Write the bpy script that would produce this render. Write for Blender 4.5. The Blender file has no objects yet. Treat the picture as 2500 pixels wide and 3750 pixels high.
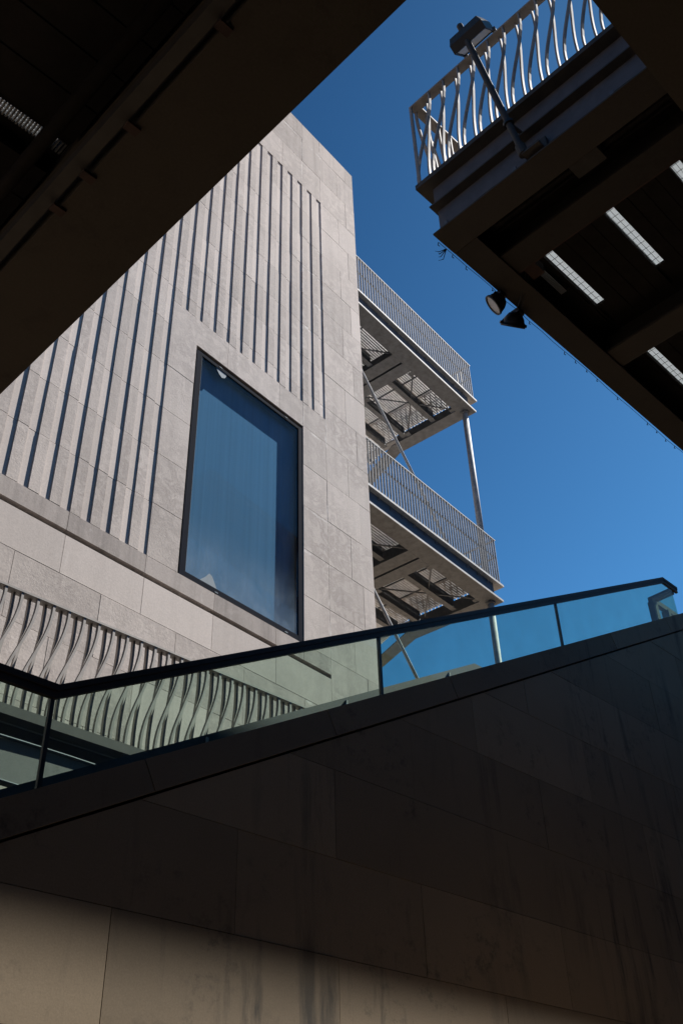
import bpy, math, random
from mathutils import Vector, Matrix
random.seed(7)
R = math.radians
S = bpy.context.scene
COL = S.collection

# ------------------------------------------------------------------ camera, sky, sun, exposure
cam_d = bpy.data.cameras.new('camera'); cam = bpy.data.objects.new('camera', cam_d); COL.objects.link(cam)
cam.matrix_world = Matrix(((0.707493, -0.411383, -0.574645, 0.0),
                           (-0.706226, -0.441955, -0.553101, 0.0),
                           (-0.026431, 0.797145, -0.603210, 1.6),
                           (0, 0, 0, 1)))
cam_d.sensor_fit = 'VERTICAL'; cam_d.sensor_height = 36; cam_d.lens = 3720 / 3750 * 36
cam_d.clip_start = 0.05; cam_d.clip_end = 3000
S.camera = cam

SUN_AZ, SUN_EL = -15.5, 50.0          # azimuth counter-clockwise from +X, elevation
w = bpy.data.worlds.new('World'); S.world = w; w.use_nodes = True
nt = w.node_tree; bgn = nt.nodes['Background']
sky = nt.nodes.new('ShaderNodeTexSky'); sky.sky_type = 'NISHITA'; sky.sun_disc = False
sky.sun_elevation = R(SUN_EL); sky.sun_rotation = R(90 - SUN_AZ)
sky.altitude = 300; sky.air_density = 1.0; sky.dust_density = 0.2; sky.ozone_density = 3.0
gam = nt.nodes.new('ShaderNodeGamma'); gam.inputs[1].default_value = 2.2          # deep, polarised blue all over
tnt = nt.nodes.new('ShaderNodeMix'); tnt.data_type = 'RGBA'; tnt.blend_type = 'MULTIPLY'; tnt.inputs[0].default_value = 1
tnt.inputs[7].default_value = (0.215, 0.262, 0.158, 1)
nt.links.new(sky.outputs[0], gam.inputs[0]); nt.links.new(gam.outputs[0], tnt.inputs[6])
cap_ = nt.nodes.new('ShaderNodeMix'); cap_.data_type = 'RGBA'; cap_.blend_type = 'DARKEN'; cap_.inputs[0].default_value = 1
cap_.inputs[7].default_value = (0.72, 2.5, 5.7, 1)          # even deep blue down to the horizon
nt.links.new(tnt.outputs[2], cap_.inputs[6]); nt.links.new(cap_.outputs[2], bgn.inputs[0])
bgn.inputs[1].default_value = 0.05
sun_d = bpy.data.lights.new('sun', 'SUN'); sun = bpy.data.objects.new('sun', sun_d); COL.objects.link(sun)
sun_d.energy = 5.0; sun_d.angle = R(0.5); sun_d.color = (1.0, 0.955, 0.90)
sv = Vector((math.cos(R(SUN_AZ)) * math.cos(R(SUN_EL)), math.sin(R(SUN_AZ)) * math.cos(R(SUN_EL)), math.sin(R(SUN_EL))))
sun.rotation_euler = (-sv).to_track_quat('-Z', 'Y').to_euler(); sun.location = (30, -10, 60)
S.view_settings.view_transform = 'Standard'; S.view_settings.look = 'None'
S.view_settings.exposure = 1.15; S.view_settings.gamma = 1; S.view_settings.use_curve_mapping = False

# ------------------------------------------------------------------ materials
def mat(name):
    m = bpy.data.materials.new(name); m.use_nodes = True
    return m, m.node_tree.nodes, m.node_tree.links, m.node_tree.nodes['Principled BSDF']
def ramp(N, L, fac, stops):
    r = N.new('ShaderNodeValToRGB'); e = r.color_ramp.elements
    while len(e) < len(stops): e.new(0.5)
    for el, (p, c) in zip(e, stops):
        el.position = p; el.color = (*c, 1) if len(c) == 3 else c
    L.new(fac, r.inputs[0]); return r.outputs[0]
def noise(N, L, scale, detail=4, rough=0.55, stretch=None, dist=0.0, rot=0.0):
    g = N.new('ShaderNodeNewGeometry'); mp = N.new('ShaderNodeMapping')
    L.new(g.outputs['Position'], mp.inputs[0])
    if stretch: mp.inputs['Scale'].default_value = stretch
    mp.inputs['Rotation'].default_value = (0, rot, 0)
    n = N.new('ShaderNodeTexNoise'); n.inputs['Scale'].default_value = scale
    n.inputs['Detail'].default_value = detail; n.inputs['Roughness'].default_value = rough
    n.inputs['Distortion'].default_value = dist
    L.new(mp.outputs[0], n.inputs['Vector']); return n.outputs['Fac']
def mix(N, L, fac, a, b, mode='MIX'):
    m = N.new('ShaderNodeMix'); m.data_type = 'RGBA'; m.blend_type = mode
    if isinstance(fac, (int, float)): m.inputs[0].default_value = fac
    else: L.new(fac, m.inputs[0])
    for k, v in ((6, a), (7, b)):
        if isinstance(v, tuple): m.inputs[k].default_value = (*v, 1)
        else: L.new(v, m.inputs[k])
    return m.outputs[2]
def bump(N, L, h, strength, dist, p):
    b = N.new('ShaderNodeBump'); b.inputs['Strength'].default_value = strength; b.inputs['Distance'].default_value = dist
    L.new(h, b.inputs['Height']); L.new(b.outputs[0], p.inputs['Normal'])
def rnd(N, L, lo, hi):
    o = N.new('ShaderNodeObjectInfo'); v = (lo + hi) / 2
    return ramp(N, L, o.outputs['Random'], [(0, (lo,) * 3), (1, (hi,) * 3)])

def stone_mat(name, base, patch, amount, bumpy, streak=0.0):
    m, N, L, p = mat(name)
    veins = noise(N, L, 3.2, 6, 0.62, (1, 1, 1.15), 0.9)
    f1 = ramp(N, L, veins, [(0.40, (0, 0, 0)), (0.50, (1, 1, 1)), (0.53, (1, 1, 1)), (0.64, (0, 0, 0))])
    big = ramp(N, L, noise(N, L, 0.55, 3, 0.5), [(0.35, (0, 0, 0)), (0.62, (1, 1, 1))])
    fm = N.new('ShaderNodeMath'); fm.operation = 'MULTIPLY'; L.new(f1, fm.inputs[0]); L.new(big, fm.inputs[1])
    fa = N.new('ShaderNodeMath'); fa.operation = 'MULTIPLY'; L.new(fm.outputs[0], fa.inputs[0]); fa.inputs[1].default_value = amount
    c = mix(N, L, fa.outputs[0], base, patch)
    fine = ramp(N, L, noise(N, L, 38, 4, 0.7), [(0.25, (0.86,) * 3), (0.75, (1.10,) * 3)])
    c = mix(N, L, 1.0, c, fine, 'MULTIPLY')
    c = mix(N, L, 1.0, c, rnd(N, L, 0.875, 1.08), 'MULTIPLY')
    st = ramp(N, L, noise(N, L, 1.0, 5, 0.6, (5.5, 5.5, 0.32)), [(0.46, (1, 1, 1)), (0.72, (1 - streak,) * 3)])
    c = mix(N, L, 1.0, c, st, 'MULTIPLY')
    wh = ramp(N, L, noise(N, L, 2.1, 6, 0.7, (1.6, 1.6, 0.5)), [(0.66, (0, 0, 0)), (0.74, (0.55,) * 3)])
    c = mix(N, L, wh, c, (0.60, 0.575, 0.55))
    # lime runs along the joints beside and above the window
    def mth(op, a, b=None, cl=False):
        n = N.new('ShaderNodeMath'); n.operation = op; n.use_clamp = cl
        for k, v in ((0, a), (1, b)):
            if v is None: continue
            if isinstance(v, (int, float)): n.inputs[k].default_value = v
            else: L.new(v, n.inputs[k])
        return n.outputs[0]
    g = N.new('ShaderNodeNewGeometry'); vm = N.new('ShaderNodeVectorMath'); vm.operation = 'DOT_PRODUCT'
    L.new(g.outputs['Position'], vm.inputs[0]); vm.inputs[1].default_value = (math.cos(R(5.6)), math.sin(R(5.6)), 0)
    sx = N.new('ShaderNodeSeparateXYZ'); L.new(g.outputs['Position'], sx.inputs[0])
    uu, zz = vm.outputs['Value'], sx.outputs[2]
    nz_ = noise(N, L, 3.0, 5, 0.7); wid = mth('MULTIPLY', mth('SUBTRACT', nz_, 0.40), 0.22)
    def near(d): return mth('MULTIPLY', mth('SUBTRACT', wid, mth('ABSOLUTE', d)), 40, True)
    v1 = near(mth('SUBTRACT', uu, 12.467)); v2 = mth('MULTIPLY', near(mth('SUBTRACT', uu, 11.745)), mth('GREATER_THAN', zz, 15.6))
    fz = mth('MULTIPLY', mth('SUBTRACT', mth('FRACT', mth('ADD', mth('DIVIDE', mth('SUBTRACT', zz, 10.44), 1.0245), 0.5)), 0.5), 1.0245)
    reg = mth('MULTIPLY', mth('GREATER_THAN', uu, 11.75), mth('LESS_THAN', uu, 12.46))
    reg = mth('MAXIMUM', reg, mth('MULTIPLY', mth('GREATER_THAN', zz, 25.4), mth('LESS_THAN', uu, 13.2)))
    gate = mth('MULTIPLY', mth('SUBTRACT', noise(N, L, 1.7, 2, 0.5), 0.44), 12, True)
    lim = mth('MULTIPLY', mth('MAXIMUM', mth('MAXIMUM', v1, v2), mth('MULTIPLY', near(fz), reg)), mth('MULTIPLY', gate, 0.6))
    c = mix(N, L, lim, c, (0.68, 0.645, 0.61))
    L.new(c, p.inputs['Base Color']); p.inputs['Roughness'].default_value = 0.9
    p.inputs['Specular IOR Level'].default_value = 0.2
    bump(N, L, noise(N, L, 26, 6, 0.7), bumpy, 0.02, p)
    return m
M_STONE = stone_mat('riven_limestone', (0.475, 0.420, 0.382), (0.360, 0.315, 0.288), 0.9, 0.28, 0.12)
M_SMOOTH = stone_mat('smooth_limestone', (0.512, 0.454, 0.415), (0.465, 0.410, 0.374), 0.5, 0.10, 0.08)
M_DIRTY = stone_mat('weathered_limestone', (0.395, 0.347, 0.317), (0.300, 0.263, 0.241), 0.8, 0.16, 0.28)
M_JOINT, N, L, p = mat('dark_joint'); p.inputs['Base Color'].default_value = (0.13, 0.115, 0.10, 1); p.inputs['Roughness'].default_value = 1

def concrete(name, a, b, stain, wet):
    m, N, L, p = mat(name)
    c = mix(N, L, noise(N, L, 1.1, 5, 0.6), a, b)
    st = ramp(N, L, noise(N, L, 1.0, 7, 0.68, (3.4, 3.4, 0.42), 0.3), [(0.52, (0, 0, 0)), (0.66, (1, 1, 1))])
    reg = ramp(N, L, noise(N, L, 0.5, 3, 0.5), [(0.42, (0, 0, 0)), (0.62, (wet,) * 3)])
    fm = N.new('ShaderNodeMath'); fm.operation = 'MULTIPLY'; L.new(st, fm.inputs[0]); L.new(reg, fm.inputs[1])
    c = mix(N, L, fm.outputs[0], c, stain)
    sa = ramp(N, L, noise(N, L, 7.0, 6, 0.72), [(0.52, (0, 0, 0)), (0.70, (0.75,) * 3)])
    sb = ramp(N, L, noise(N, L, 0.8, 3, 0.5, None, 0, 0.5), [(0.50, (0, 0, 0)), (0.62, (1, 1, 1))])
    sm_ = N.new('ShaderNodeMath'); sm_.operation = 'MULTIPLY'; L.new(sa, sm_.inputs[0]); L.new(sb, sm_.inputs[1]); sp = sm_.outputs[0]
    c = mix(N, L, sp, c, stain)
    c = mix(N, L, 1.0, c, rnd(N, L, 0.80, 1.12), 'MULTIPLY')
    c = mix(N, L, 1.0, c, ramp(N, L, noise(N, L, 60, 3, 0.6), [(0.3, (0.9,) * 3), (0.7, (1.08,) * 3)]), 'MULTIPLY')
    L.new(c, p.inputs['Base Color']); p.inputs['Roughness'].default_value = 0.82
    p.inputs['Specular IOR Level'].default_value = 0.25
    bump(N, L, noise(N, L, 14, 6, 0.65), 0.05, 0.02, p)
    return m
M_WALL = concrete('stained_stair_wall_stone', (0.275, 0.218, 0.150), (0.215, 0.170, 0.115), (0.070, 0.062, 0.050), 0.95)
M_COPE = concrete('coping_stone', (0.215, 0.172, 0.120), (0.160, 0.130, 0.092), (0.05, 0.045, 0.04), 0.9)
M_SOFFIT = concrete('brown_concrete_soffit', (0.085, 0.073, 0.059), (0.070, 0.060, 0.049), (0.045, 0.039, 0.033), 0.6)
M_PAVE = concrete('brown_paving', (0.42, 0.305, 0.205), (0.37, 0.27, 0.18), (0.03, 0.027, 0.025), 0.5)
M_PANELGREY = concrete('grey_edge_panel', (0.30, 0.30, 0.29), (0.24, 0.24, 0.235), (0.14, 0.14, 0.14), 0.7)

def paint(name, col, rough, metal=0.0, var=0.12, spec=0.5):
    m, N, L, p = mat(name)
    c = mix(N, L, ramp(N, L, noise(N, L, 7, 5, 0.65), [(0.3, (1 - var,) * 3), (0.7, (1 + var,) * 3)]), (0, 0, 0), (0, 0, 0))
    c = mix(N, L, 1.0, (*col,), ramp(N, L, noise(N, L, 7, 5, 0.65), [(0.3, (1 - var,) * 3), (0.7, (1 + var,) * 3)]), 'MULTIPLY')
    L.new(c, p.inputs['Base Color']); p.inputs['Roughness'].default_value = rough; p.inputs['Metallic'].default_value = metal
    p.inputs['Specular IOR Level'].default_value = spec
    return m
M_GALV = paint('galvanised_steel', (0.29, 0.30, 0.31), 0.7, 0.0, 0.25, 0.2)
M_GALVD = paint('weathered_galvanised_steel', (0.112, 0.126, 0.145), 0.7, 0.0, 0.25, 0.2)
M_SLAT = paint('galvanised_flooring', (0.36, 0.375, 0.40), 0.6, 0.0, 0.25, 0.3)
M_BAL = paint('grey_painted_steel', (0.27, 0.245, 0.225), 0.6, 0.0, 0.22)
M_RAIL = paint('brown_black_handrail', (0.022, 0.016, 0.013), 0.5, 0.0, 0.2, 0.2)
M_BLACK = paint('black_metal', (0.012, 0.012, 0.013), 0.45)
M_FRAME = paint('navy_window_frame', (0.0055, 0.0085, 0.016), 0.85, spec=0.02)
M_BEAM = paint('grey_steel_web', (0.098, 0.092, 0.098), 0.6, 0.0, 0.2)
M_SHADEWEB = paint('recess_shadow_web', (0.065, 0.08, 0.105), 0.6, 0.0, 0.2)  # blue shadow of the balcony edge recess put into the web colour
M_BEAMD = paint('dark_steel_flange', (0.042, 0.038, 0.034), 0.7, 0.0, 0.25)
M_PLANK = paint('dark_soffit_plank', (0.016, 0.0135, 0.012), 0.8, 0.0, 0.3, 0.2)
M_DKFL = concrete('dark_painted_flange', (0.058, 0.050, 0.042), (0.047, 0.041, 0.036), (0.04, 0.034, 0.03), 0.6)
M_RUST = paint('rusty_steel', (0.048, 0.026, 0.021), 0.85, 0.0, 0.35)
M_CABLE = paint('black_cable', (0.01, 0.01, 0.01), 0.6)
M_BLIND, N, L, p = mat('pale_window_blind')
st = ramp(N, L, noise(N, L, 1.0, 5, 0.6, (13, 13, 0.10)), [(0.30, (0.255,) * 3), (0.75, (0.335,) * 3)])
L.new(st, p.inputs['Base Color']); p.inputs['Roughness'].default_value = 0.9
M_FILM = paint('torn_pale_film', (0.10, 0.145, 0.18), 0.8)
M_LENS = paint('lamp_diffuser', (0.62, 0.58, 0.52), 0.3)
M_REFL = paint('lamp_reflector', (0.6, 0.6, 0.58), 0.25, 0.8)

def sheet_glass(name, tint, refl, dusty=0.0, dustz=None):
    m, N, L, p = mat(name); N.remove(p); out = N['Material Output']
    t = N.new('ShaderNodeBsdfTransparent'); t.inputs[0].default_value = (*tint, 1)
    g = N.new('ShaderNodeBsdfGlossy'); g.inputs['Roughness'].default_value = 0.02
    fr = N.new('ShaderNodeFresnel'); fr.inputs[0].default_value = 1.5
    ad = N.new('ShaderNodeMath'); ad.operation = 'MULTIPLY_ADD'; L.new(fr.outputs[0], ad.inputs[0]); ad.inputs[1].default_value = 0.5; ad.inputs[2].default_value = refl
    ge = N.new('ShaderNodeNewGeometry'); inv = N.new('ShaderNodeMath'); inv.operation = 'SUBTRACT'; inv.inputs[0].default_value = 1; L.new(ge.outputs['Backfacing'], inv.inputs[1])
    fa = N.new('ShaderNodeMath'); fa.operation = 'MULTIPLY'; L.new(ad.outputs[0], fa.inputs[0]); L.new(inv.outputs[0], fa.inputs[1]); ad = fa
    mx = N.new('ShaderNodeMixShader'); L.new(ad.outputs[0], mx.inputs[0]); L.new(t.outputs[0], mx.inputs[1]); L.new(g.outputs[0], mx.inputs[2])
    last = mx.outputs[0]
    if dusty:
        d = N.new('ShaderNodeBsdfDiffuse'); d.inputs[0].default_value = (0.33, 0.40, 0.47, 1)
        f = ramp(N, L, noise(N, L, 2.4, 7, 0.72, (0.9, 0.9, 0.55), 0.4), [(0.30, (dusty * 0.25,) * 3), (0.75, (dusty,) * 3)])
        if dustz:
            gm = N.new('ShaderNodeNewGeometry'); sx = N.new('ShaderNodeSeparateXYZ'); L.new(gm.outputs['Position'], sx.inputs[0])
            mr = N.new('ShaderNodeMapRange'); L.new(sx.outputs[2], mr.inputs[0])
            mr.inputs[1].default_value = dustz[0]; mr.inputs[2].default_value = dustz[1]; mr.inputs[3].default_value = 1; mr.inputs[4].default_value = 0.06
            mr.interpolation_type = 'SMOOTHSTEP'
            ml = N.new('ShaderNodeMath'); ml.operation = 'MULTIPLY'; L.new(f, ml.inputs[0]); L.new(mr.outputs[0], ml.inputs[1]); f = ml.outputs[0]
        m2 = N.new('ShaderNodeMixShader'); L.new(f, m2.inputs[0]); L.new(last, m2.inputs[1]); L.new(d.outputs[0], m2.inputs[2]); last = m2.outputs[0]
    L.new(last, out.inputs[0]); return m
M_GLASS = sheet_glass('green_balustrade_glass', (0.825, 0.925, 0.865), 0.0, 0.14)
M_WGLASS = sheet_glass('dark_blue_window_glass', (0.612, 0.775, 0.89), 0.0, 0.42, (10.3, 12.0))
m, N, L, p = mat('ribbed_translucent_sheet'); N.remove(p)
tr_ = N.new('ShaderNodeBsdfTranslucent'); tr_.inputs[0].default_value = (0.60, 0.625, 0.64, 1)
df = N.new('ShaderNodeBsdfDiffuse'); df.inputs[0].default_value = (0.7, 0.7, 0.68, 1)
mxs = N.new('ShaderNodeMixShader'); mxs.inputs[0].default_value = 0.3
L.new(tr_.outputs[0], mxs.inputs[1]); L.new(df.outputs[0], mxs.inputs[2]); L.new(mxs.outputs[0], N['Material Output'].inputs[0])
M_TRANS = m

# ------------------------------------------------------------------ mesh helpers
class MB:
    def __init__(s): s.v = []; s.f = []
    def box(s, x0, x1, y0, y1, z0, z1):
        b = len(s.v)
        s.v += [(x, y, z) for z in (z0, z1) for y in (y0, y1) for x in (x0, x1)]
        s.f += [tuple(b + i for i in q) for q in ((0, 2, 3, 1), (4, 5, 7, 6), (0, 1, 5, 4), (2, 6, 7, 3), (0, 4, 6, 2), (1, 3, 7, 5))]
        return s
    def hexa(s, pts):       # 8 points ordered as box()
        b = len(s.v); s.v += [tuple(q) for q in pts]
        s.f += [tuple(b + i for i in q) for q in ((0, 2, 3, 1), (4, 5, 7, 6), (0, 1, 5, 4), (2, 6, 7, 3), (0, 4, 6, 2), (1, 3, 7, 5))]
        return s
    def prism(s, poly, fn, a, b_):   # poly 2d counter-clockwise, fn(p2, t) -> 3d
        n = len(poly); b = len(s.v)
        s.v += [fn(q, a) for q in poly] + [fn(q, b_) for q in poly]
        s.f += [tuple(range(b + n - 1, b - 1, -1)), tuple(range(b + n, b + 2 * n))]
        s.f += [(b + i, b + (i + 1) % n, b + n + (i + 1) % n, b + n + i) for i in range(n)]
        return s
    def tube(s, pts, r, n=8, caps=True):
        pts = [Vector(q) for q in pts]; b = len(s.v); rr = r if isinstance(r, (list, tuple)) else [r] * len(pts)
        up = Vector((0, 0, 1))
        for i, q in enumerate(pts):
            d = (pts[min(i + 1, len(pts) - 1)] - pts[max(i - 1, 0)]).normalized()
            u = d.cross(up if abs(d.z) < 0.95 else Vector((1, 0, 0))).normalized(); v2 = d.cross(u)
            for k in range(n):
                a = 2 * math.pi * k / n
                s.v.append(tuple(q + (u * math.cos(a) + v2 * math.sin(a)) * rr[i]))
        for i in range(len(pts) - 1):
            for k in range(n):
                a, c = b + i * n + k, b + i * n + (k + 1) % n
                s.f.append((a, c, c + n, a + n))
        if caps:
            s.f.append(tuple(range(b + n - 1, b - 1, -1))); e = b + (len(pts) - 1) * n
            s.f.append(tuple(range(e, e + n)))
        return s
    def bar(s, pts, sx, sy):      # bar of rectangular section swept along pts (section axes x, y)
        b = len(s.v)
        for q in pts:
            for dx, dy in ((-1, -1), (1, -1), (1, 1), (-1, 1)):
                s.v.append((q[0] + dx * sx / 2, q[1] + dy * sy / 2, q[2]))
        for i in range(len(pts) - 1):
            for k in range(4):
                a, c = b + i * 4 + k, b + i * 4 + (k + 1) % 4
                s.f.append((a, c, c + 4, a + 4))
        s.f.append((b + 3, b + 2, b + 1, b)); e = b + (len(pts) - 1) * 4; s.f.append((e, e + 1, e + 2, e + 3))
        return s
    def beam(s, p0, p1, wd, ht, up=(0, 0, 1)):   # straight rectangular member, centre line p0-p1
        p0, p1 = Vector(p0), Vector(p1); d = (p1 - p0).normalized(); u = d.cross(Vector(up)).normalized() * wd / 2
        v2 = u.cross(d).normalized() * ht / 2
        return s.hexa([p0 - u - v2, p0 + u - v2, p1 - u - v2, p1 + u - v2, p0 - u + v2, p0 + u + v2, p1 - u + v2, p1 + u + v2])
    def lathe(s, prof, org, ax, n=20):   # prof: (radius, along)
        ax = Vector(ax).normalized(); u = ax.cross(Vector((0, 0, 1))); u = (u if u.length > 0.05 else Vector((1, 0, 0))).normalized(); v2 = ax.cross(u)
        b = len(s.v); org = Vector(org)
        for r, h in prof:
            for k in range(n):
                a = 2 * math.pi * k / n
                s.v.append(tuple(org + ax * h + (u * math.cos(a) + v2 * math.sin(a)) * r))
        for i in range(len(prof) - 1):
            for k in range(n):
                a, c = b + i * n + k, b + i * n + (k + 1) % n
                s.f.append((a, c, c + n, a + n))
        return s
WM = {}
def link(o, parent):
    COL.objects.link(o)
    if parent: o.parent = parent
def make_mesh(name, mb, m, inv=None):
    me = bpy.data.meshes.new(name)
    vs = mb.v if inv is None else [tuple(inv @ Vector(q)) for q in mb.v]
    me.from_pydata(vs, [], mb.f); me.validate(); me.materials.append(m); me.update()
    import bmesh
    bm = bmesh.new(); bm.from_mesh(me); bmesh.ops.recalc_face_normals(bm, faces=bm.faces); bm.to_mesh(me); bm.free()
    return me
def obj(name, mb, m, parent=None, local=False, smooth=False, kind=None, label=None):
    """one mesh object; mb in world coordinates unless local=True (coordinates of the root)"""
    W = WM.get(parent, Matrix()) if parent else Matrix()
    me = make_mesh(name, mb, m, None if (local or not parent) else W.inverted())
    if smooth:
        for q in me.polygons: q.use_smooth = True
    o = bpy.data.objects.new(name, me); link(o, parent); WM[o] = W
    if kind: o['kind'] = kind
    if label: o['label'] = label
    return o
def thing(name, label, cat, mtx, group=None):
    o = bpy.data.objects.new(name, None); o.empty_display_size = 0.3; COL.objects.link(o)
    if not isinstance(mtx, Matrix): mtx = Matrix.Translation(mtx)
    o.matrix_world = mtx; WM[o] = mtx
    o['label'] = label; o['category'] = cat
    if group: o['group'] = group
    return o
def tag(o, label, cat, group=None):
    o['label'] = label; o['category'] = cat
    if group: o['group'] = group
def dup(o, name, parent, loc):
    c = o.copy(); COL.objects.link(c); c.parent = parent; c.location = loc; c.name = name
    return c
def clip(poly, a, b, c):      # keep a*x+b*y<=c
    out = []
    for i in range(len(poly)):
        p, q = poly[i], poly[(i + 1) % len(poly)]; dp, dq = a * p[0] + b * p[1] - c, a * q[0] + b * q[1] - c
        if dp <= 0: out.append(p)
        if dp * dq < 0:
            t = dp / (dp - dq); out.append((p[0] + t * (q[0] - p[0]), p[1] + t * (q[1] - p[1])))
    return out

# ------------------------------------------------------------------ ground
g = obj('ground', MB().box(-1500, 1500, -1500, 1500, -1.0, 0.0), M_PAVE, kind='structure')

# ------------------------------------------------------------------ stone building (facade turned 5.6 degrees from the stair wall)
TH = R(5.6); CF = 10.2
FM = Matrix.Translation((-math.sin(TH) * CF, math.cos(TH) * CF, 0)) @ Matrix.Rotation(TH, 4, 'Z')   # local x = along facade, y = into building
bld = thing('stone_building', 'pale limestone building with vertical ribs and one tall blue window', 'building', FM)
Z = [10.49 + 1.0245 * k for k in range(14)]        # course lines, Z[13] = underside of the cap
J = 0.0038
WU0, WU1, WZ0, WZ1 = 8.74, 11.74, 10.45, 15.585
core = MB()
core.box(1.0, WU0, 0.14, 9.0, 0, 26.45).box(WU1, 13.83, 0.14, 9.0, 0, 26.45)
core.box(WU0, WU1, 0.14, 9.0, 0, WZ0).box(WU0, WU1, 0.14, 9.0, WZ1, 26.45).box(WU0, WU1, 0.5, 9.0, WZ0, WZ1)
obj('core_wall', core, M_JOINT, bld, local=True)
def F3(q, t): return (q[0], t, q[1])
def rect(u0, u1, z0, z1): return [(u0 + J, z0 + J), (u1 - J, z0 + J), (u1 - J, z1 - J), (u0 + J, z1 - J)]
def stone(u0, u1, z0, z1, m, d0=None, name='ashlar_stone', poly=None):
    d0 = random.uniform(-0.0025, 0.0025) if d0 is None else d0
    return obj(name, MB().prism(poly or rect(u0, u1, z0, z1), F3, d0, 0.138), m, bld, local=True)
# ribbed stones: a proud strip and a recessed strip cut in each block
GD, PITCH, RW = 0.023, 0.3638, 0.188
def rib_block(h):
    y1 = 0.138; mb = MB()
    sec = [(J, 0), (RW, 0), (RW, GD), (PITCH - J * 0.2, GD), (PITCH - J * 0.2, y1), (J, y1)]
    return mb.prism(sec, lambda q, t: (q[0], q[1], t), J, h - J)
rib_mesh = {}
def rib(u, z0, z1):
    h = round(z1 - z0, 4)
    if h not in rib_mesh:
        rib_mesh[h] = me_ = make_mesh('rib_stone', rib_block(h), M_STONE); me_.materials.append(M_SMOOTH)
        for q in me_.polygons:
            if abs(q.center.y - GD) < 1e-4: q.material_index = 1
    o = bpy.data.objects.new('rib_stone', rib_mesh[h]); link(o, bld)
    o.location = (u, random.uniform(-0.002, 0.002), z0)
LT = 16.27
for k in range(1, 24):
    u = 12.467 - PITCH * k
    if k <= 12:
        rib(u, LT, Z[6])
        for c in range(6, 13): rib(u, Z[c], Z[c + 1])
    else:
        for c in range(0, 8): rib(u, Z[c], Z[c + 1])
        rib(u, Z[8], Z[13])
stone(1.0, 12.467 - PITCH * 23, Z[0], Z[13], M_STONE)
# window surround
UL = 8.1013
for c in range(0, 4): stone(UL, WU0, Z[c], Z[c + 1], M_STONE)
stone(0, 0, 0, 0, M_STONE, poly=[(UL + J, Z[4] + J), (WU0 - J, Z[4] + J), (WU0 - J, WZ1), (9.546 - J, WZ1), (9.546 - J, LT - J), (UL + J, LT - J)])
stone(9.546, 11.02, WZ1, LT, M_STONE); stone(11.02, WU1, WZ1, LT, M_STONE)
stone(WU1, 12.467, Z[5], LT, M_STONE)
for c in range(0, 5): stone(WU1, 12.467, Z[c], Z[c + 1], M_STONE)
# corner bond at the right
for c in range(-6, 13):
    z0, z1 = 10.49 + 1.0245 * c, 10.49 + 1.0245 * (c + 1); s = 13.18 if c % 2 == 0 else 13.53
    stone(12.467, s, z0, z1, M_STONE); stone(s, 13.89, z0, z1, M_STONE if c % 3 else M_SMOOTH)
# cap courses
def course(js, z0, z1, m):
    for a, b in zip(js[:-1], js[1:]): stone(a, b, z0, z1, m if isinstance(m, bpy.types.Material) else random.choice(m))
course([1.0, 6.6, 8.1, 9.55, 11.0, 12.467, 13.505, 13.89], Z[13], 24.84, M_STONE)
course([1.0, 7.37, 8.81, 10.28, 11.745, 12.467, 13.178, 13.89], 24.84, 25.865, M_DIRTY)
course([1.0, 6.6, 8.1, 9.6, 11.745, 12.467, 13.55, 13.89], 25.865, 26.53, M_DIRTY)
# ledge, shadow slot, plain bands below
course([1.0, 3.73, 5.185, 6.64, 8.1, 9.555, 11.02, WU1, 12.467], 10.165, 10.49 - 0.06 + 0.06, M_DIRTY)
course([1.0, 3.73, 5.185, 6.64, 8.1, 9.545, 11.025, 12.467], 9.44, 10.085, M_SMOOTH)
course([1.0, 3.01, 4.46, 5.915, 7.37, 8.81, 10.285, 11.75, 12.467], 8.43, 9.44, M_STONE)
course([1.0, 3.73, 5.185, 6.64, 8.1, 9.555, 11.02, 12.467], 7.41, 8.43, [M_STONE, M_STONE, M_SMOOTH])
course([1.0, 3.01, 4.46, 5.915, 7.37, 8.81, 10.285, 11.75, 12.467], 6.39, 7.41, [M_STONE, M_SMOOTH])
course([1.0, 3.73, 5.185, 6.64, 8.1, 9.555, 11.02, 12.467], 4.34, 6.39, M_SMOOTH)
# window: frame, pane, blind, torn film
win = obj('window', MB().box(WU0 + 0.004, WU1 - 0.004, 0.02, 0.42, WZ0 - 0.055 + 0.1, WZ0 + 0.05), M_BLACK, bld, local=True)
fr = MB(); a0, a1, b0, b1 = WU0 + 0.035, WU1 - 0.03, WZ0 + 0.052, WZ1 - 0.075
fr.box(a0, a0 + 0.13, 0.012, 0.12, b0, b1).box(a1 - 0.10, a1, 0.012, 0.12, b0, b1)
fr.box(a0 + 0.13, a1 - 0.10, 0.014, 0.12, b0, b0 + 0.10).box(a0 + 0.13, a1 - 0.10, 0.014, 0.12, b1 - 0.075, b1)
obj('frame', fr, M_FRAME, win, local=True)
obj('pane', MB().box(a0 + 0.12, a1 - 0.09, 0.030, 0.042, b0 + 0.09, b1 - 0.065), M_WGLASS, win, local=True)
rv = MB().box(WU0 + 0.002, WU0 + 0.03, 0.06, 0.42, WZ0 + 0.06, WZ1 - 0.004).box(WU1 - 0.026, WU1 - 0.002, 0.06, 0.42, WZ0 + 0.06, WZ1 - 0.004).box(WU0 + 0.03, WU1 - 0.03, 0.06, 0.42, WZ1 - 0.07, WZ1 - 0.004)
obj('reveal_lining', rv, M_BLACK, win, local=True)
obj('blind', MB().box(WU0 + 0.05, WU1 - 0.05, 0.185, 0.20, WZ0 + 0.06, WZ1 - 0.08), M_BLIND, win, local=True)
def film(pts): return obj('torn_film', MB().prism(pts, F3, 0.0255, 0.0285), M_FILM, win, local=True)
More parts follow.
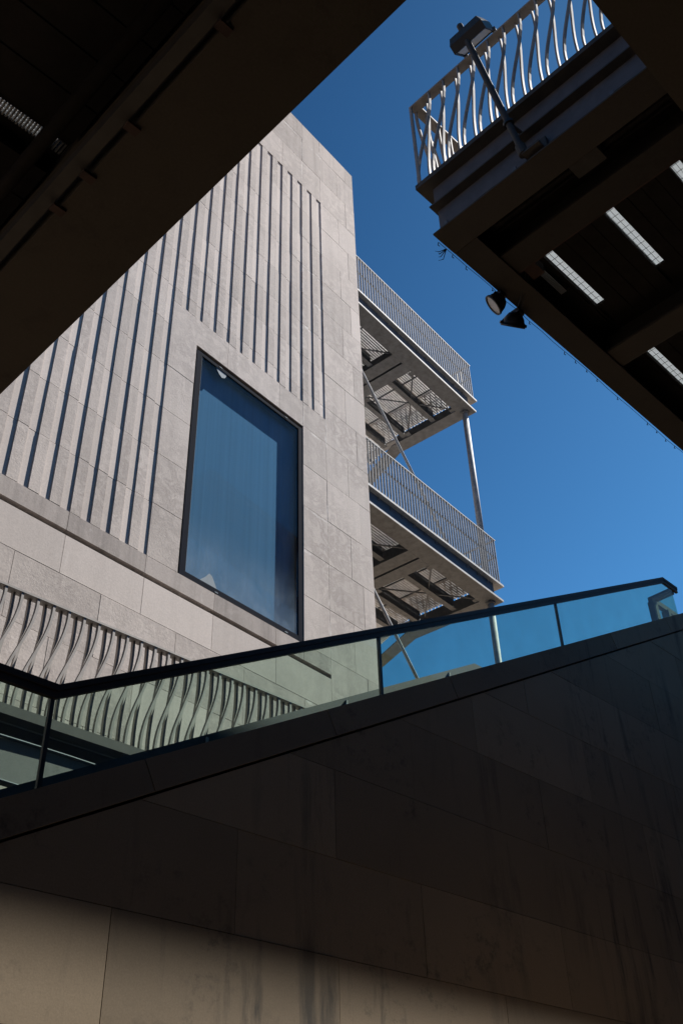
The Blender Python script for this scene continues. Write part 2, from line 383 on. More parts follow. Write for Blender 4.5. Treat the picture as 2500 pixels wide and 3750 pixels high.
film([(9.27, b1 - 0.075), (9.36, b1 - 0.19), (9.44, b1 - 0.24), (9.52, b1 - 0.195), (9.57, b1 - 0.075)][::-1])
edge_ = MB().box(a0 + 0.131, a0 + 0.143, 0.024, 0.029, b0 + 0.10, b1 - 0.076).box(a0 + 0.143, a1 - 0.10, 0.024, 0.029, b0 + 0.101, b0 + 0.109)
obj('glazing_bead', edge_, M_FILM, win, local=True)
film([(9.22, b0 + 0.10), (9.62, b0 + 0.10), (9.56, b0 + 0.20), (9.50, b0 + 0.30), (9.43, b0 + 0.325), (9.34, b0 + 0.21)])
film([(a1 - 0.128, b0 + 0.9), (a1 - 0.112, b0 + 0.9), (a1 - 0.112, b0 + 1.9), (a1 - 0.128, b0 + 1.6)])
for uu, zz in ((9.56, b0 + 0.02), (11.25, b0 + 0.02), (9.35, b1 - 0.03), (11.2, b1 - 0.03)):
    obj('drain_cap', MB().box(uu, uu + 0.07, 0.006, 0.016, zz, zz + 0.016), M_FILM, win, local=True)

# ------------------------------------------------------------------ steel balconies on the side of the building
def build_balcony():
    bm = Matrix.Translation((-math.sin(TH) * 10.5, math.cos(TH) * 10.5, 21.75)) @ Matrix.Rotation(TH, 4, 'Z')   # y=0 front edge
    b = thing('steel_balcony', 'upper galvanised steel balcony with slatted floor on the side of the stone building', 'balcony', bm, 'steel balconies on the stone building')
    U0, U1 = 13.4, 19.78
    o = lambda n, mb, m, p=None: obj(n, mb, m, p or b, local=True)
    # front edge: lower flange, recessed web, upper angle
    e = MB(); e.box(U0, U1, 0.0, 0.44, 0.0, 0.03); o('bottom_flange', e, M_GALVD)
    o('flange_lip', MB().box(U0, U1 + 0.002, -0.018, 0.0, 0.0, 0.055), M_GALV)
    o('edge_web', MB().box(U0, U1 - 0.22, 0.10, 0.13, 0.03, 0.5), M_SHADEWEB)
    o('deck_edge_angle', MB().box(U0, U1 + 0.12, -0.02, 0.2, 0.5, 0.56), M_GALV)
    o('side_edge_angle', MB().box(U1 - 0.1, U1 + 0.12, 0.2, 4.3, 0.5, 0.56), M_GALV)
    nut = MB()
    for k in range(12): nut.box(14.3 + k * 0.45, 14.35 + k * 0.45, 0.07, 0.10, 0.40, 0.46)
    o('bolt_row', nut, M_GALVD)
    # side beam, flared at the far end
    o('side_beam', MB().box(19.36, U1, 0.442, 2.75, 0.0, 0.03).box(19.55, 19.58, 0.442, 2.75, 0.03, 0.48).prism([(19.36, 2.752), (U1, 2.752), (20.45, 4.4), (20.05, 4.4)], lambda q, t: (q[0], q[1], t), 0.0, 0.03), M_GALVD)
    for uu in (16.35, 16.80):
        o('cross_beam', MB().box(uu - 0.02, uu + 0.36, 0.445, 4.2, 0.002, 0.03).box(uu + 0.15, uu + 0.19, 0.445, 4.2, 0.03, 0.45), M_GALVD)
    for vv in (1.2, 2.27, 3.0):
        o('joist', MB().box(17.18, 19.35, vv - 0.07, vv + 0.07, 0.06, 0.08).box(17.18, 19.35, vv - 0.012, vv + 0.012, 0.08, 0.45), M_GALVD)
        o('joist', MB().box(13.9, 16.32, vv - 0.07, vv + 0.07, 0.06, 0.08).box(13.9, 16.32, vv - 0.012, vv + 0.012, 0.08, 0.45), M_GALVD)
    z = 0.10
    for p0, p1 in (((17.28, 2.05, z), (19.38, 0.45, z)), ((17.33, 0.47, z + 0.05), (19.25, 2.05, z + 0.05)), ((15.6, 1.05, z), (16.38, 0.47, z)), ((14.0, 0.5, z), (16.3, 2.0, z + .05))):
        br = o('brace_rod', MB().tube([p0, p1], 0.020, 6), M_GALVD)
        q = [p0[i] * 0.45 + p1[i] * 0.55 for i in range(3)]; q2 = [p0[i] * 0.50 + p1[i] * 0.50 for i in range(3)]
        o('turnbuckle', MB().tube([q, q2], 0.032, 6), M_GALVD, br)
    for p in ((17.3, 0.5), (19.3, 0.5), (17.3, 2.1), (19.28, 2.1)):
        o('gusset_plate', MB().box(p[0] - 0.08, p[0] + 0.08, p[1] - 0.08, p[1] + 0.08, 0.032, 0.045), M_GALVD)
    # floor of close slats
    sl = MB(); v = 0.22
    while v < 4.2:
        sl.box(13.9, 19.6 + max(0, v - 2.75) * 0.42, v, v + 0.063, 0.505 + 0.06, 0.585); v += 0.070
    fl = o('slatted_floor', sl, M_SLAT); fl['kind'] = 'stuff'
    for uu in (14.6, 15.4, 17.9, 18.6): o('floor_bearer', MB().box(uu, uu + 0.04, 0.21, 4.2, 0.54, 0.563), M_GALVD)
    # railing
    HB, HT = 0.56, 1.93
    o('top_rail', MB().box(U0, 19.82, -0.005, 0.05, HT, HT + 0.025).box(19.77, 19.82, 0.05, 4.2, HT, HT + 0.025), M_GALV)
    o('mid_rail', MB().box(U0, 19.79, 0.045, 0.058, 1.35, 1.41).box(19.75, 19.763, 0.06, 4.2, 1.35, 1.41), M_GALVD)
    bmsh = make_mesh('baluster', MB().box(-0.006, 0.006, 0.0, 0.045, HB, HT), M_GALV)
    u = 13.92; k = 0
    while u < 19.8:
        c = bpy.data.objects.new('baluster', bmsh); link(c, b); c.location = (u, 0, 0); u += 0.1145; k += 1
    v = 0.1
    while v < 3.0:
        c = bpy.data.objects.new('baluster', bmsh); link(c, b); c.location = (19.80, v, 0); c.rotation_euler = (0, 0, R(90)); v += 0.1145
    # hanger
    pr = o('support_post', MB().tube([(19.57, 0.25, -5.95), (19.57, 0.25, 0.0)], 0.085, 16), M_GALV); 
    for q in pr.data.polygons: q.use_smooth = True
    o('post_head', MB().tube([(19.57, 0.25, -0.06), (19.57, 0.25, -0.002)], 0.13, 16), M_GALVD)
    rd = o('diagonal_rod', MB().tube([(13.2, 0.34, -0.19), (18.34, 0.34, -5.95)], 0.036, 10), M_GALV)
    for q in rd.data.polygons: q.use_smooth = True
    return b
bal1 = build_balcony()
bal2 = bal1.copy(); COL.objects.link(bal2); bal2.matrix_world = Matrix.Translation((0.0, 0.0, -6.53)) @ bal1.matrix_world
bal2['label'] = 'lower galvanised steel balcony with lit railing, its foot behind the glass balustrade'
for ch in list(bal1.children):
    c = ch.copy(); COL.objects.link(c); c.parent = bal2
    for gch in ch.children:
        d = gch.copy(); COL.objects.link(d); d.parent = c

# ------------------------------------------------------------------ stair wall in shade, coping, glass balustrade
YW = 7.5
SL = 0.5376
def ctop(x): return 4.772 + SL * (x - 3.713)
def cbot(x): return ctop(x) - 0.352
wall = thing('stair_wall', 'dark shaded stone stair wall of large stained panels rising to the right', 'wall', (3, YW, 0))
X0, X1 = 0.5, 21.0
def W3(q, t): return (q[0], t, q[1])
cutp = [(X0, -0.2), (X1, -0.2), (X1, cbot(X1) - 0.02), (X0, cbot(X0) - 0.02)]
obj('wall_core', MB().prism(cutp, W3, YW + 0.07, YW + 0.42), M_JOINT, wall)
zc = [4.135 + 0.9775 * k for k in range(-5, 10)]
for i in range(len(zc) - 1):
    z0, z1 = zc[i], zc[i + 1]; k = i - 5
    off = 4.875 if k % 2 else 6.205
    x = off - 2.667 * 3
    while x < X1:
        a, b = max(x, X0), min(x + 2.667, X1); x += 2.667
        if b - a < 0.05: continue
        j = 0.0035
        poly = [(a + j, z0 + j), (b - j, z0 + j), (b - j, z1 - j), (a + j, z1 - j)]
        # keep below the coping shadow gap: z - SL*x <= cbot(0) - 0.03
        poly = clip(poly, -SL, 1.0, cbot(0) - 0.032)
        if len(poly) < 3: continue
        d = random.uniform(-0.003, 0.003)
        obj('wall_panel', MB().prism(poly, W3, YW + d, YW + 0.068), M_WALL, wall)
nx, nz = -SL / math.hypot(1, SL), 1 / math.hypot(1, SL)
tx, tz = nz, -nx
xs = [0.4, 2.70, 5.05, 7.43, 9.74, 12.09, 14.44, 16.82, 19.2, 21.2]
hh = 0.352 * nz
for a, b in zip(xs[:-1], xs[1:]):
    g_ = 0.006; dy = random.uniform(-0.003, 0.003)
    pa, pb = (a + g_ * tx, ctop(a) + g_ * tz), (b - g_ * tx, ctop(b) - g_ * tz)
    poly = [(pa[0] - nx * hh, pa[1] - nz * hh), (pb[0] - nx * hh, pb[1] - nz * hh), pb, pa]
    obj('coping_stone', MB().prism(poly, W3, YW - 0.022 + dy, YW + 0.48), M_COPE, wall)
# stair flight behind the wall
fl = MB()
n = 0; x = 0.6
stp = [(0.6, 0.0)]
while x < 17.2:
    zt = ctop(x) - 0.62
    fl.box(x, x + 0.31, YW + 0.5, 8.95, max(0, zt - 0.6), zt); x += 0.31
st_o = obj('stair_flight', fl, M_PANELGREY); tag(st_o, 'stone stair flight hidden behind the shaded stair wall', 'stair')

bal = thing('glass_balustrade', 'green tinted glass balustrade with black brown handrail on the sloping stair wall', 'balustrade', (8, YW, ctop(8)))
def rtop(x): return 5.928 + 0.5356 * (x - 4.084)
XB = 4.084; XE = 17.25
def rail_part(xa, za, xb, zb, y0, y1, t0, t1):
    return MB().hexa([(xa, y0, za - t1), (xb, y0, zb - t1), (xa, y1, za - t1), (xb, y1, zb - t1), (xa, y0, za - t0), (xb, y0, zb - t0), (xa, y1, za - t0), (xb, y1, zb - t0)])
def rail_run(pts, y0, y1):
    cap, ch = MB(), MB()
    for (xa, za), (xb, zb) in zip(pts[:-1], pts[1:]):
        q = rail_part(xa, za, xb, zb, y0, y1, 0.0, 0.062); n0 = len(cap.v); cap.v += q.v; cap.f += [tuple(i + n0 for i in f) for f in q.f]
        q = rail_part(xa, za, xb, zb, y0 + 0.012, y1 - 0.012, 0.062, 0.135); n0 = len(ch.v); ch.v += q.v; ch.f += [tuple(i + n0 for i in f) for f in q.f]
    return cap, ch
cap, chn = rail_run([(2.0, 5.93), (XB, 5.928)], YW, YW + 0.075)
obj('handrail', cap, M_RAIL, bal); obj('rail_channel', chn, M_RAIL, bal)
cap, chn = rail_run([(XB, 5.928), (XE, rtop(XE))], YW, YW + 0.075)
obj('handrail', cap, M_RAIL, bal); obj('rail_channel', chn, M_RAIL, bal)
ze = rtop(XE)
cap, chn = rail_run([(XE, ze), (17.82, ze)], YW, YW + 0.075)
obj('handrail', cap, M_RAIL, bal); obj('rail_channel', chn, M_RAIL, bal)
obj('return_rail', MB().box(17.66, 17.78, YW + 0.08, 8.12, ze - 0.16, ze - 0.04), M_RAIL, bal)
obj('return_rail', MB().box(17.78, 20.5, 8.02, 8.12, ze - 0.16, ze - 0.04), M_RAIL, bal)
obj('return_post', MB().box(17.64, 17.76, 7.98, 8.14, ctop(17.7) - 0.5, ze - 0.162), M_RAIL, bal)
obj('return_post', MB().box(18.2, 18.3, 7.98, 8.14, ctop(17.7) - 0.5, ze - 0.162), M_RAIL, bal)
gx = [2.0, 4.055, 8.435, 12.89, 17.62]
for a, b in zip(gx[:-1], gx[1:]):
    pts = [(a + 0.028, ctop(a + 0.028) - 0.05), (b - 0.028, ctop(b - 0.028) - 0.05)]
    tb, ta = (rtop(b) if b < XE else ze) - 0.12, (rtop(a) if a > XB else 5.93) - 0.12
    if b < 4.1: tb = 5.81
    poly = pts + [(b - 0.028, tb - 0.01)] + ([(XE, ze - 0.12)] if b > XE else []) + [(a + 0.028, ta)]
    obj('glass_panel', MB().prism(poly, W3, YW + 0.03, YW + 0.047), M_GLASS, bal)
for x in gx[1:4]:
    obj('joint_bar', MB().box(x - 0.020, x + 0.020, YW + 0.022, YW + 0.06, ctop(x) - 0.05, rtop(x) - 0.13), M_BLACK, bal)
obj('end_glass', MB().box(17.60, 17.615, YW + 0.05, 8.0, ctop(17.6) - 0.05, ze - 0.13), M_GLASS, bal)
# far balustrade of the stair
fb = thing('far_glass_balustrade', 'grey capped glass balustrade on the far side of the stair, seen through green glass', 'balustrade', (8, 9.0, ctop(8)))
def ftop(x): return 3.098 + 0.54 * x
pts = [(2.6, ftop(2.6)), (12.45, ftop(12.45)), (13.5, ftop(12.45))]
cp = MB()
for (xa, za), (xb, zb) in zip(pts[:-1], pts[1:]):
    q = rail_part(xa, za, xb, zb, 9.0, 9.05, 0.0, 0.135); n0 = len(cp.v); cp.v += q.v; cp.f += [tuple(i + n0 for i in f) for f in q.f]
M_FAR = paint('grey_handrail', (0.016, 0.021, 0.024), 0.55, spec=0.2)
obj('handrail', cp, M_FAR, fb)
gj = [2.6, 5.3, 8.0, 10.7, 12.45]
for a, b in zip(gj[:-1], gj[1:]):
    obj('glass_panel', MB().prism([(a + .01, ftop(a) - 1.0), (b - .01, ftop(b) - 1.0), (b - .01, ftop(b) - 0.13), (a + .01, ftop(a) - 0.13)], W3, 9.02, 9.032), M_GLASS, fb)
obj('glass_panel', MB().box(12.46, 13.49, 9.02, 9.032, ftop(12.45) - 1.0, ftop(12.45) - 0.13), M_GLASS, fb)
for x in (6.9, 9.3, 11.7): obj('rail_bracket', MB().box(x, x + 0.03, 8.975, 9.0, ftop(x) - 0.22, ftop(x) - 0.04), M_GALV, fb)

# ------------------------------------------------------------------ walkway with wavy railing behind the stair
def wavy(root, axis, fixed, start, count, zb, zt, sgn, inward, mat_):
    """bars of a wavy railing: outer bars sweep sideways, inner ones stay nearly straight"""
    def P(along, across, z):
        return (along, fixed + across * inward, z) if axis == 'x' else (fixed + across * inward, along, z)
    def bar_mesh(shift, bow, sx, sy):
        pts = []
        for i in range(15):
            t = i / 14; e = t * t * (3 - 2 * t)
            a = sgn * (shift * e + bow * math.sin(2 * math.pi * t))
            pts.append((a, 0, zt - (zt - zb) * t) if axis == 'x' else (0, a, zt - (zt - zb) * t))
        return make_mesh('wavy_bar', MB().bar(pts, sx, sy), mat_)
    s = (0.031, 0.046) if axis == 'x' else (0.046, 0.030)
    mo, mi = bar_mesh(0.29, -0.010, *s), bar_mesh(0.064, -0.010, *s)
    bars = []
    for k in range(count):
        a = start + sgn * PWB * k
        for me, da, ac in ((mo, 0.0, 0.025), (mi, -0.077, 0.085)):
            o = bpy.data.objects.new('wavy_bar', me); link(o, root)
            W = WM[root].to_translation(); q = P(a + (da if me is mi else 0.0), ac, 0)
            o.location = (q[0] - W.x, q[1] - W.y, -W.z)
            bars.append(o)
    return bars
PWB = 0.2075
wk = thing('railed_walkway', 'walkway with wavy steel railing beside the stone building, seen over and through the glass', 'walkway', (6, 9.4, 6.4))
XR0, XR1 = 3.0, 9.1
obj('top_rail', MB().box(XR0, XR1, 9.395, 9.515, 7.975, 8.0), M_BAL, wk)
obj('base_flange', MB().box(XR0, XR1, 9.385, 9.56, 6.47, 6.585), M_BEAMD, wk)
obj('edge_beam', MB().box(XR0, XR1, 9.60, 10.3, 6.22, 6.469), M_BEAMD, wk)
obj('edge_panel', MB().box(XR0, XR1, 9.42, 9.58, 5.79, 6.22), M_PANELGREY, wk)
for zz in (6.235, 5.765):
    cpts = [(XR0 + 0.3 * i, 9.405 + random.uniform(-.004, .004), zz + random.uniform(-0.006, 0.006)) for i in range(21)]
    obj('cable', MB().tube(cpts, 0.015, 6), M_GALVD, wk)
obj('lower_beam', MB().box(XR0, XR1, 9.62, 10.2, 5.2, 5.74), M_BEAMD, wk)
obj('walkway_slab', MB().box(XR0, XR1, 9.57, 10.28, 6.472, 6.58), M_PANELGREY, wk)
wavy(wk, 'x', 9.4, 9.051, 29, 6.58, 7.976, -1, 1, M_BAL)

# ------------------------------------------------------------------ right-hand upper deck
dk = thing('railed_deck', 'dark raised deck at the upper right with wavy railing and slotted soffit', 'deck', (5.4, 3.79, 10.0))
XD = 5.4; YD = 3.787; YN = -9.0; XF = 19.0
def band(name, x0, x1, y1, z0, z1, m): return obj(name, MB().box(x0, x1, YN, y1, z0, z1), m, dk)
band('deck_nosing', XD - 0.01, 5.75, 3.93, 10.885, 10.955, M_BEAMD)
band('upper_web', 5.52, 5.66, 3.80, 10.465, 10.885, M_BEAM)
band('middle_flange', XD, 5.75, 3.79, 10.445, 10.465, M_BEAMD)
band('lower_web', 5.50, 5.66, 3.76, 10.015, 10.445, M_BEAM)
band('bottom_flange', XD, 5.74, YD, 9.995, 10.015, M_DKFL)
for y in (3.62, 2.76, 1.67): 
    obj('cable_clip', MB().box(5.405, 5.44, y - 0.02, y + 0.02, 10.016, 10.07), M_GALVD, dk)
pts = []
for i in range(25):
    y = 3.7 - i * 0.11; pts.append((5.42, y, 10.03 - 0.012 * math.sin(i * 0.9)))
obj('cable', MB().tube(pts, 0.008, 5), M_CABLE, dk)
for zz in (10.12, 10.25): obj('bolt', MB().tube([(5.545, 3.70, zz), (5.58, 3.70, zz)], 0.022, 8), M_BEAMD, dk)
def bandx(name, y0, y1, z0, z1, m, xa=5.745): return obj(name, MB().box(xa, XF, y0, y1, z0, z1), m, dk)
bandx('end_flange', 3.50, YD - 0.002, 9.996, 10.016, M_DKFL)
bandx('end_web', 3.72, 3.76, 10.016, 10.445, M_BEAM, 5.67)
bandx('end_middle_flange', 3.5, 3.788, 10.446, 10.465, M_BEAMD, 5.751)
bandx('end_upper_web', 3.74, 3.80, 10.465, 10.885, M_BEAM, 5.67)
bandx('end_nosing', 3.6, 3.93, 10.886, 10.955, M_BEAMD, 5.751)
# clips, wire and twig along the lower edge
wp = [(5.5 + 0.22 * i, 3.80 + random.uniform(-.004, .006), 9.985 + random.uniform(-.012, .006)) for i in range(36)]
obj('edge_wire', MB().tube(wp, 0.003, 5), M_CABLE, dk)
for i in range(0, 34):
    if random.random() < 0.6:
        q = wp[i]; obj('wire_hook', MB().tube([(q[0], q[1], q[2]), (q[0] + 0.012, q[1] + 0.02, q[2] - 0.015), (q[0] + 0.03, q[1] + 0.012, q[2] - 0.005 - random.random() * 0.03)], 0.005, 5), M_CABLE, dk)
tw = MB()
for ang in (0.3, 0.9, 1.5, 2.2):
    b = Vector((5.62, 3.80, 9.985)); e1 = b + Vector((-0.05 * math.cos(ang), 0.05 + 0.03 * math.sin(ang), -0.03 - 0.02 * ang)); e2 = e1 + Vector((-0.05, 0.03 * math.cos(3 * ang), -0.05 * math.sin(ang)))
    tw.tube([b, e1, e2], [0.006, 0.005, 0.002], 4)
obj('twig', tw, M_CABLE, dk)
# cross beams
for xb in (6.14, 8.12, 10.10, 12.08, 14.06, 16.04):
    o = obj('cross_beam', MB().box(xb, xb + 0.30, YN, 3.498, 10.03, 10.07).box(xb + 0.13, xb + 0.17, YN, 3.498, 10.07, 10.40), M_DKFL, dk)
    obj('beam_edge', MB().box(xb + 0.30, xb + 0.325, YN, 3.497, 10.035, 10.065), M_RUST if xb < 6.2 else M_BEAMD, o)
# ribbed soffit planks with translucent strips
strips = [3.215 + 0.055, 2.50, 1.73, 0.96, 0.19]
def soffit(xa, xb):
    edges = [3.48] + [q for s_ in strips for q in (s_ + 0.055, s_ - 0.055)] + [0.12]
    for top_, bot_ in zip(edges[0::2], edges[1::2]):
        n_ = max(1, round((top_ - bot_) / 0.165)); h_ = (top_ - bot_) / n_
        for i_ in range(n_):
            obj('soffit_plank', MB().box(xa, xb, bot_ + i_ * h_ + 0.004, bot_ + (i_ + 1) * h_ - 0.004, 10.40, 10.43 + 0.004 * (i_ % 2)), M_PLANK, dk)
for xa, xb in ((6.46, 8.10), (8.44, 10.08)): soffit(xa, xb)
_e = [3.49] + [q for s_ in strips for q in (s_ + 0.058, s_ - 0.058)] + [0.125]
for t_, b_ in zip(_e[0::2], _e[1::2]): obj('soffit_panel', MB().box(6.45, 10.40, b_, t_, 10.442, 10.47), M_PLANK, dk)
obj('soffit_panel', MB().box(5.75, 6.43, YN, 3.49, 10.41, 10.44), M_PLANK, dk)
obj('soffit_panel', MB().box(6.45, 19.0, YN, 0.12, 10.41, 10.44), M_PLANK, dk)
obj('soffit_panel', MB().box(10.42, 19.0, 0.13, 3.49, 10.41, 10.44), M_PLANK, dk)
def rib_sheet(x0, x1, y, wy, z):
    mb = MB(); n = int((x1 - x0) / 0.022)
    for i in range(n):
        a = x0 + (x1 - x0) * i / n; b = x0 + (x1 - x0) * (i + 0.72) / n
        mb.box(a, b, y - wy / 2, y + wy / 2, z, z + 0.012)
    return mb
for s in strips:
    for xa, xb in ((6.52, 7.80), (8.50, 9.80)):
        o = obj('light_strip', rib_sheet(xa - 0.05, xb + 0.03, s, 0.24, 10.478), M_TRANS, dk)
        obj('strip_end', MB().box(xb, xb + 0.62, s - 0.06, s + 0.06, 10.443, 10.475), M_PLANK, o)
        wm = MB()
        for k in range(int((xb - xa) / 0.1)): wm.box(xa + 0.1 * k + 0.03, xa + 0.1 * k + 0.034, s - 0.054, s + 0.054, 10.396, 10.40)
        for yy in (-0.015, 0.03): wm.box(xa, xb, s + yy, s + yy + 0.004, 10.392, 10.396)
        obj('wire_mesh', wm, M_CABLE, o)
    # upper edge walls of the slot keep the side light out
obj('light_strip', rib_sheet(6.55, 7.25, 3.43, 0.07, 10.3), M_TRANS, dk)
obj('soffit_panel', MB().box(5.75, XF, 3.492, 3.715, 10.40, 10.44), M_PLANK, dk)
obj('soffit_panel', MB().box(7.27, 19.0, 3.36, 3.715, 10.375, 10.395), M_PLANK, dk)
obj('conduit', MB().tube([(6.9, 3.3, 10.36), (8.0, 3.3 - 0.02, 10.36)], 0.0, 4), M_CABLE, dk) if False else None
for dxx, r_ in ((5.98, 0.035), (6.06, 0.02)):
    obj('conduit', MB().tube([(dxx, 3.45, 10.3), (dxx, 0.5, 10.3), (dxx, -4, 10.3)], r_, 8), M_PLANK, dk)
obj('junction_box', MB().box(6.5, 6.68, 3.32, 3.46, 10.08, 10.22), M_RUST, dk)
obj('junction_box', MB().box(5.84, 6.02, 2.1, 2.42, 10.14, 10.29), M_BEAMD, dk)
for dx in (0.0, 0.05): 
    obj('loose_cable', MB().tube([(6.42 + dx, 3.05, 10.38), (6.48 + dx, 3.2, 10.26), (6.5 + dx, 3.42, 10.12), (6.60 + dx, 3.55, 10.02), (6.72 + dx, 3.70, 9.97), (6.82 + dx, 3.82, 9.98)], 0.009, 6), M_CABLE, dk)
# walking surface well above the strips, leaving daylight on them
# railing on the near edge and its return
obj('top_rail', MB().box(XD + 0.0, XD + 0.11, YN, 3.90, 12.415, 12.44), M_BAL, dk)
obj('top_rail', MB().box(XD + 0.11, 9.0, 3.79, 3.90, 12.416, 12.441), M_BAL, dk)
obj('corner_post', MB().box(XD, XD + 0.03, 3.87, 3.90, 10.955, 12.415), M_BAL, dk)
PWB = 0.212
wavy(dk, 'y', XD, 3.56 - 0.21 * 0, 0, 10.955, 12.416, 1, 1, M_BAL)
def deck_bars():
    def bm_(shift, bow):
        pts = []
        for i in range(15):
            t = i / 14; e = t * t * (3 - 2 * t)
            pts.append((0, shift * e + bow * math.sin(2 * math.pi * t), 12.416 - 1.461 * t))
        return make_mesh('wavy_bar', MB().bar(pts, 0.034, 0.020), M_BAL)
    mo, mi = bm_(0.285, -0.010), bm_(0.08, -0.010)
    W = WM[dk].to_translation()
    for k in range(30):
        yo = 3.612 - 0.2127 * (k + 0)
        for me, y, x in ((mo, yo - 0.0, XD + 0.020), (mi, yo + 0.093, XD + 0.088)):
            if y + (0.28 if me is mo else 0.07) > 3.9: continue
            o = bpy.data.objects.new('wavy_bar', me); link(o, dk); o.location = (x - W.x, y - W.y, -W.z)
    def bx_(shift, bow):
        pts = []
        for i in range(15):
            t = i / 14; e = t * t * (3 - 2 * t)
            pts.append((shift * e + bow * math.sin(2 * math.pi * t), 0, 12.416 - 1.461 * t))
        return make_mesh('wavy_bar', MB().bar(pts, 0.020, 0.034), M_BAL)
    mo, mi = bx_(0.285, -0.010), bx_(0.08, -0.010)
    for k in range(15):
        for me, x, y in ((mo, 5.50 + 0.2127 * k, 3.88), (mi, 5.60 + 0.2127 * k, 3.81)):
            o = bpy.data.objects.new('wavy_bar', me); link(o, dk); o.location = (x - W.x, y - W.y, -W.z)
deck_bars()

# floodlight on a tilted pole fixed to the deck edge
fl = thing('floodlight', 'box floodlight on a tilted dark pole fixed to the edge of the upper deck', 'lamp', (5.5, 2.6, 10.1))
foot, top = Vector((5.36, 2.61, 10.09)), Vector((4.90, 2.765, 12.06))
pd = (top - foot).normalized()
o = obj('pole', MB().tube([foot, foot + pd * 0.1, top - pd * 0.02, top], [0.038, 0.034, 0.034, 0.034], 14), M_BEAMD, fl, smooth=True)
obj('pole_collar', MB().tube([foot + pd * 0.42, foot + pd * 0.45], 0.055, 12), M_BLACK, fl)
obj('pole_base', MB().tube([foot - pd * 0.02, foot + pd * 0.10], 0.052, 12), M_BEAMD, fl)
obj('bracket', MB().box(5.33, 5.58, 2.42, 2.62, 10.045, 10.075).box(5.45, 5.58, 2.40, 2.60, 10.076, 10.24), M_BEAMD, fl)
obj('strap', MB().beam(foot + pd * 0.44 + Vector((0, 0, 0)), (5.60, 2.58, 10.46), 0.03, 0.03), M_BLACK, fl)
# head: hood open below, reflector and glass inside
hc = Vector((4.99, 2.715, 11.86)); ay = Vector((0, 1, 0)); ax_ = Vector((0.7, 0, 0.71)).normalized(); az_ = ax_.cross(ay).normalized()
if az_.z < 0: az_ = -az_
def H(a, b, c): return hc + ax_ * a + ay * b + az_ * c
def hx(a0, a1, b0, b1, c0, c1, tp=0.0):
    return [H(a0, b0, c0), H(a1, b0, c0), H(a0, b1, c0), H(a1, b1, c0), H(a0 + tp, b0 + tp, c1), H(a1 - tp, b0 + tp, c1), H(a0 + tp, b1 - tp, c1), H(a1 - tp, b1 - tp, c1)]
hd = MB(); t = 0.018
hd.hexa(hx(-0.09, 0.17, -0.205, 0.205, 0.05, 0.12, 0.03))
hd.hexa(hx(-0.09, -0.09 + t, -0.205, 0.205, -0.05, 0.049)); hd.hexa(hx(0.17 - t, 0.17, -0.205, 0.205, -0.05, 0.049))
hd.hexa(hx(-0.09 + t, 0.17 - t, -0.205, -0.205 + t, -0.05, 0.049)); hd.hexa(hx(-0.09 + t, 0.17 - t, 0.205 - t, 0.205, -0.05, 0.049))
hob = obj('lamp_head', hd, M_BLACK, fl)
obj('reflector', MB().hexa(hx(-0.068, 0.148, -0.18, 0.18, -0.043, 0.045)), M_LENS, hob)
obj('lamp_glass', MB().hexa(hx(-0.085 + t, 0.165 - t, -0.18, 0.18, -0.046, -0.040)), M_LENS, hob) if False else None
obj('clip', MB().hexa(hx(0.172, 0.19, -0.22, -0.17, -0.06, -0.01)), M_GALV, hob); obj('clip', MB().hexa(hx(0.172, 0.19, 0.16, 0.21, -0.06, -0.01)), M_GALV, hob)

# two round spotlights under the deck corner edge
def spot(label, org, aim, r, lens):
    t = thing('spotlight', label, 'lamp', org, 'round spotlights under the deck edge')
    ax = Vector(aim).normalized(); o_ = Vector(org)
    prof = [(0.0, -r * 1.05), (r * 0.35, -r * 1.02), (r * 0.62, -r * 0.86), (r * 0.85, -r * 0.52), (r * 0.97, -r * 0.12), (r * 1.0, r * 0.05), (r * 1.07, r * 0.06), (r * 1.07, r * 0.25), (r * 0.93, r * 0.25), (r * 0.90, r * 0.14)]
    obj('housing', MB().lathe(prof, o_, ax, 28), M_BLACK, t, smooth=True)
    obj('lens', MB().lathe([(0.0, r * 0.20), (r * 0.5, r * 0.18), (r * 0.90, r * 0.14)], o_, ax, 28), lens, t, smooth=True)
    side = ax.cross(Vector((0, 0, 1))).normalized(); upv = side.cross(ax).normalized()
    yk = MB()
    tp = Vector((o_.x + 0.03, o_.y - 0.06, 10.0))
    for s_ in (-1, 1):
        yk.beam(o_ + side * s_ * r * 1.12, (o_ + side * s_ * r * 0.8 + tp) / 2 + Vector((0, 0, r * 0.55)), 0.02, 0.012, ax)
        yk.beam((o_ + side * s_ * r * 0.8 + tp) / 2 + Vector((0, 0, r * 0.55)), tp, 0.02, 0.012, ax)
    obj('yoke', yk, M_BLACK, t)
    for s_ in (-1, 1): obj('knob', MB().tube([o_ + side * s_ * r * 1.0, o_ + side * s_ * r * 1.22], r * 0.14, 10), M_BLACK, t)
    obj('clamp', MB().box(tp.x - 0.05, tp.x + 0.05, tp.y - 0.05, tp.y + 0.05, 9.94, 10.0), M_BLACK, t)
spot('round black spotlight facing left with its pale lens showing, under the deck edge', (6.47, 3.86, 9.86), (-0.374, 0.75, -0.529), 0.115, M_LENS)
spot('round black spotlight pointing down, right of the one with the pale lens', (6.81, 3.88, 9.82), (0.39, 0.67, -0.655), 0.125, M_LENS)

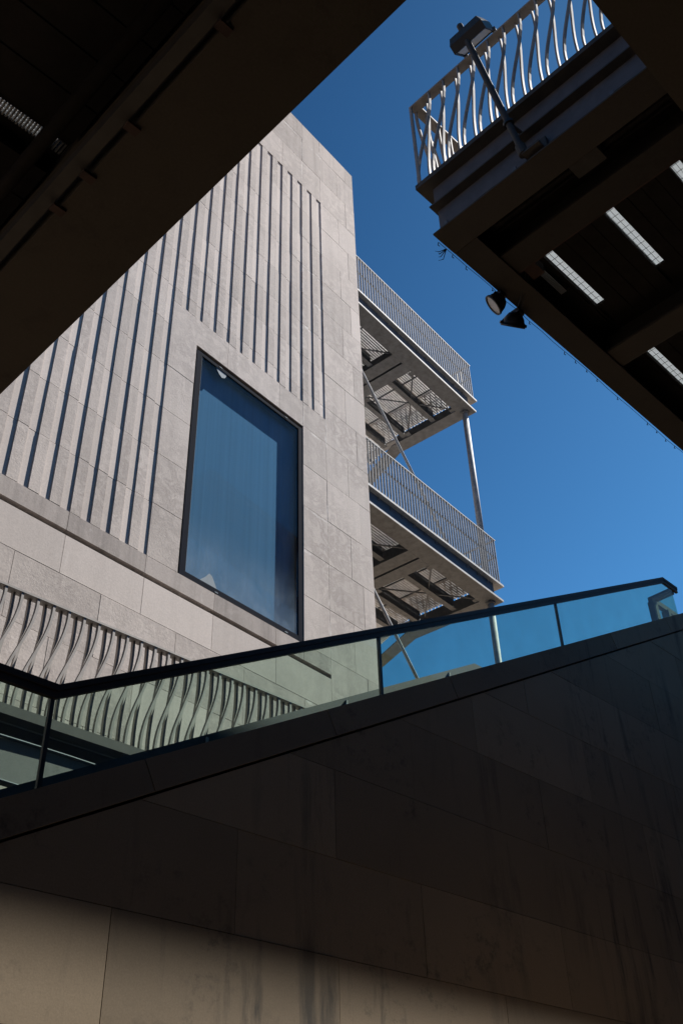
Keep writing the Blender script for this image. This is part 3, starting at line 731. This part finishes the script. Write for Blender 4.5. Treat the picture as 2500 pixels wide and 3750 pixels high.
# ------------------------------------------------------------------ near overpass deck above the camera (L-shaped opening)
od = thing('overpass_deck', 'dark overpass deck across the top left, brown concrete edge beams round its opening', 'overpass', (2.2, 0.84, 7.0))
XL0, XL1, YR = 1.625, 2.22, 0.845
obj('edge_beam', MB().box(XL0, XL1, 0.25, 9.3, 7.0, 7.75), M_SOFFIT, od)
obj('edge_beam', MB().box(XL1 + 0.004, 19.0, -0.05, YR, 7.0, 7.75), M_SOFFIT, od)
obj('edge_rail', MB().box(1.50, 1.585, 0.25, 9.3, 7.03, 7.12), M_BEAMD, od)
obj('drain_pipe', MB().tube([(1.36, 0.2, 7.25), (1.36, 9.3, 7.25)], 0.05, 12), M_PLANK, od, smooth=True)
for y in (2.317, 3.147, 3.60, 3.93, 4.9): obj('rusty_bracket', MB().box(1.575, 1.665, y - 0.028, y + 0.028, 6.975, 7.0), M_RUST, od)
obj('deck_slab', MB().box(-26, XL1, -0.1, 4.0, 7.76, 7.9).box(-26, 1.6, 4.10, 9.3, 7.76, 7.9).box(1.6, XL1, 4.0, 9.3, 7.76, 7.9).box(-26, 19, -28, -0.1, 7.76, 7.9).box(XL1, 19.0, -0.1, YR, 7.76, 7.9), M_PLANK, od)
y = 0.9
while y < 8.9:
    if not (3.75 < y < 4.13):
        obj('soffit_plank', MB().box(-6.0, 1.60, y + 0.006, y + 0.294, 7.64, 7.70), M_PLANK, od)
    y += 0.3
mb = MB()
for i in range(90): mb.box(-0.6 + i * 0.025, -0.6 + i * 0.025 + 0.012, 4.0, 4.10, 7.75, 7.785)
obj('grating', mb, M_GALV, od)
for k in range(3): obj('grating_bar', MB().box(-0.6, 1.6, 4.02 + 0.03 * k, 4.026 + 0.03 * k, 7.79, 7.80), M_GALV, od)

# added, unseen footbridge whose shade falls on the stair wall
blk_z = 18.5
blk = thing('upper_blocker', 'added, unseen footbridge high above the railed deck', 'blocker', (20, 5.3, blk_z))
obj('shade_slab', MB().box(13.5, 60, 4.19, 6.4, blk_z, blk_z + 0.25), M_PANELGREY, blk)

# blocks out of view, added to keep sky light off the stair wall
M_BRICK = concrete('dark_brown_brick', (0.12, 0.075, 0.05), (0.10, 0.062, 0.042), (0.05, 0.035, 0.028), 0.5)
rb = obj('rear_sky_block', MB().box(-30, 60, -34, -9.5, 0, 15), M_BRICK); tag(rb, 'added dark brick block behind the viewer, cutting sky light under the overpass', 'building')
uw = obj('left_sky_block', MB().box(-12.4, -12, -9.4, 9.0, 0, 7.7), M_BRICK); tag(uw, 'added dark brick block at the left end of the undercroft, cutting sky light', 'wall')
eb = obj('end_sky_block', MB().box(26, 44, -9.3, 5.6, 0, 15.9), M_BRICK); tag(eb, 'added dark brick block beyond the far end of the railed deck, cutting sky light', 'building')
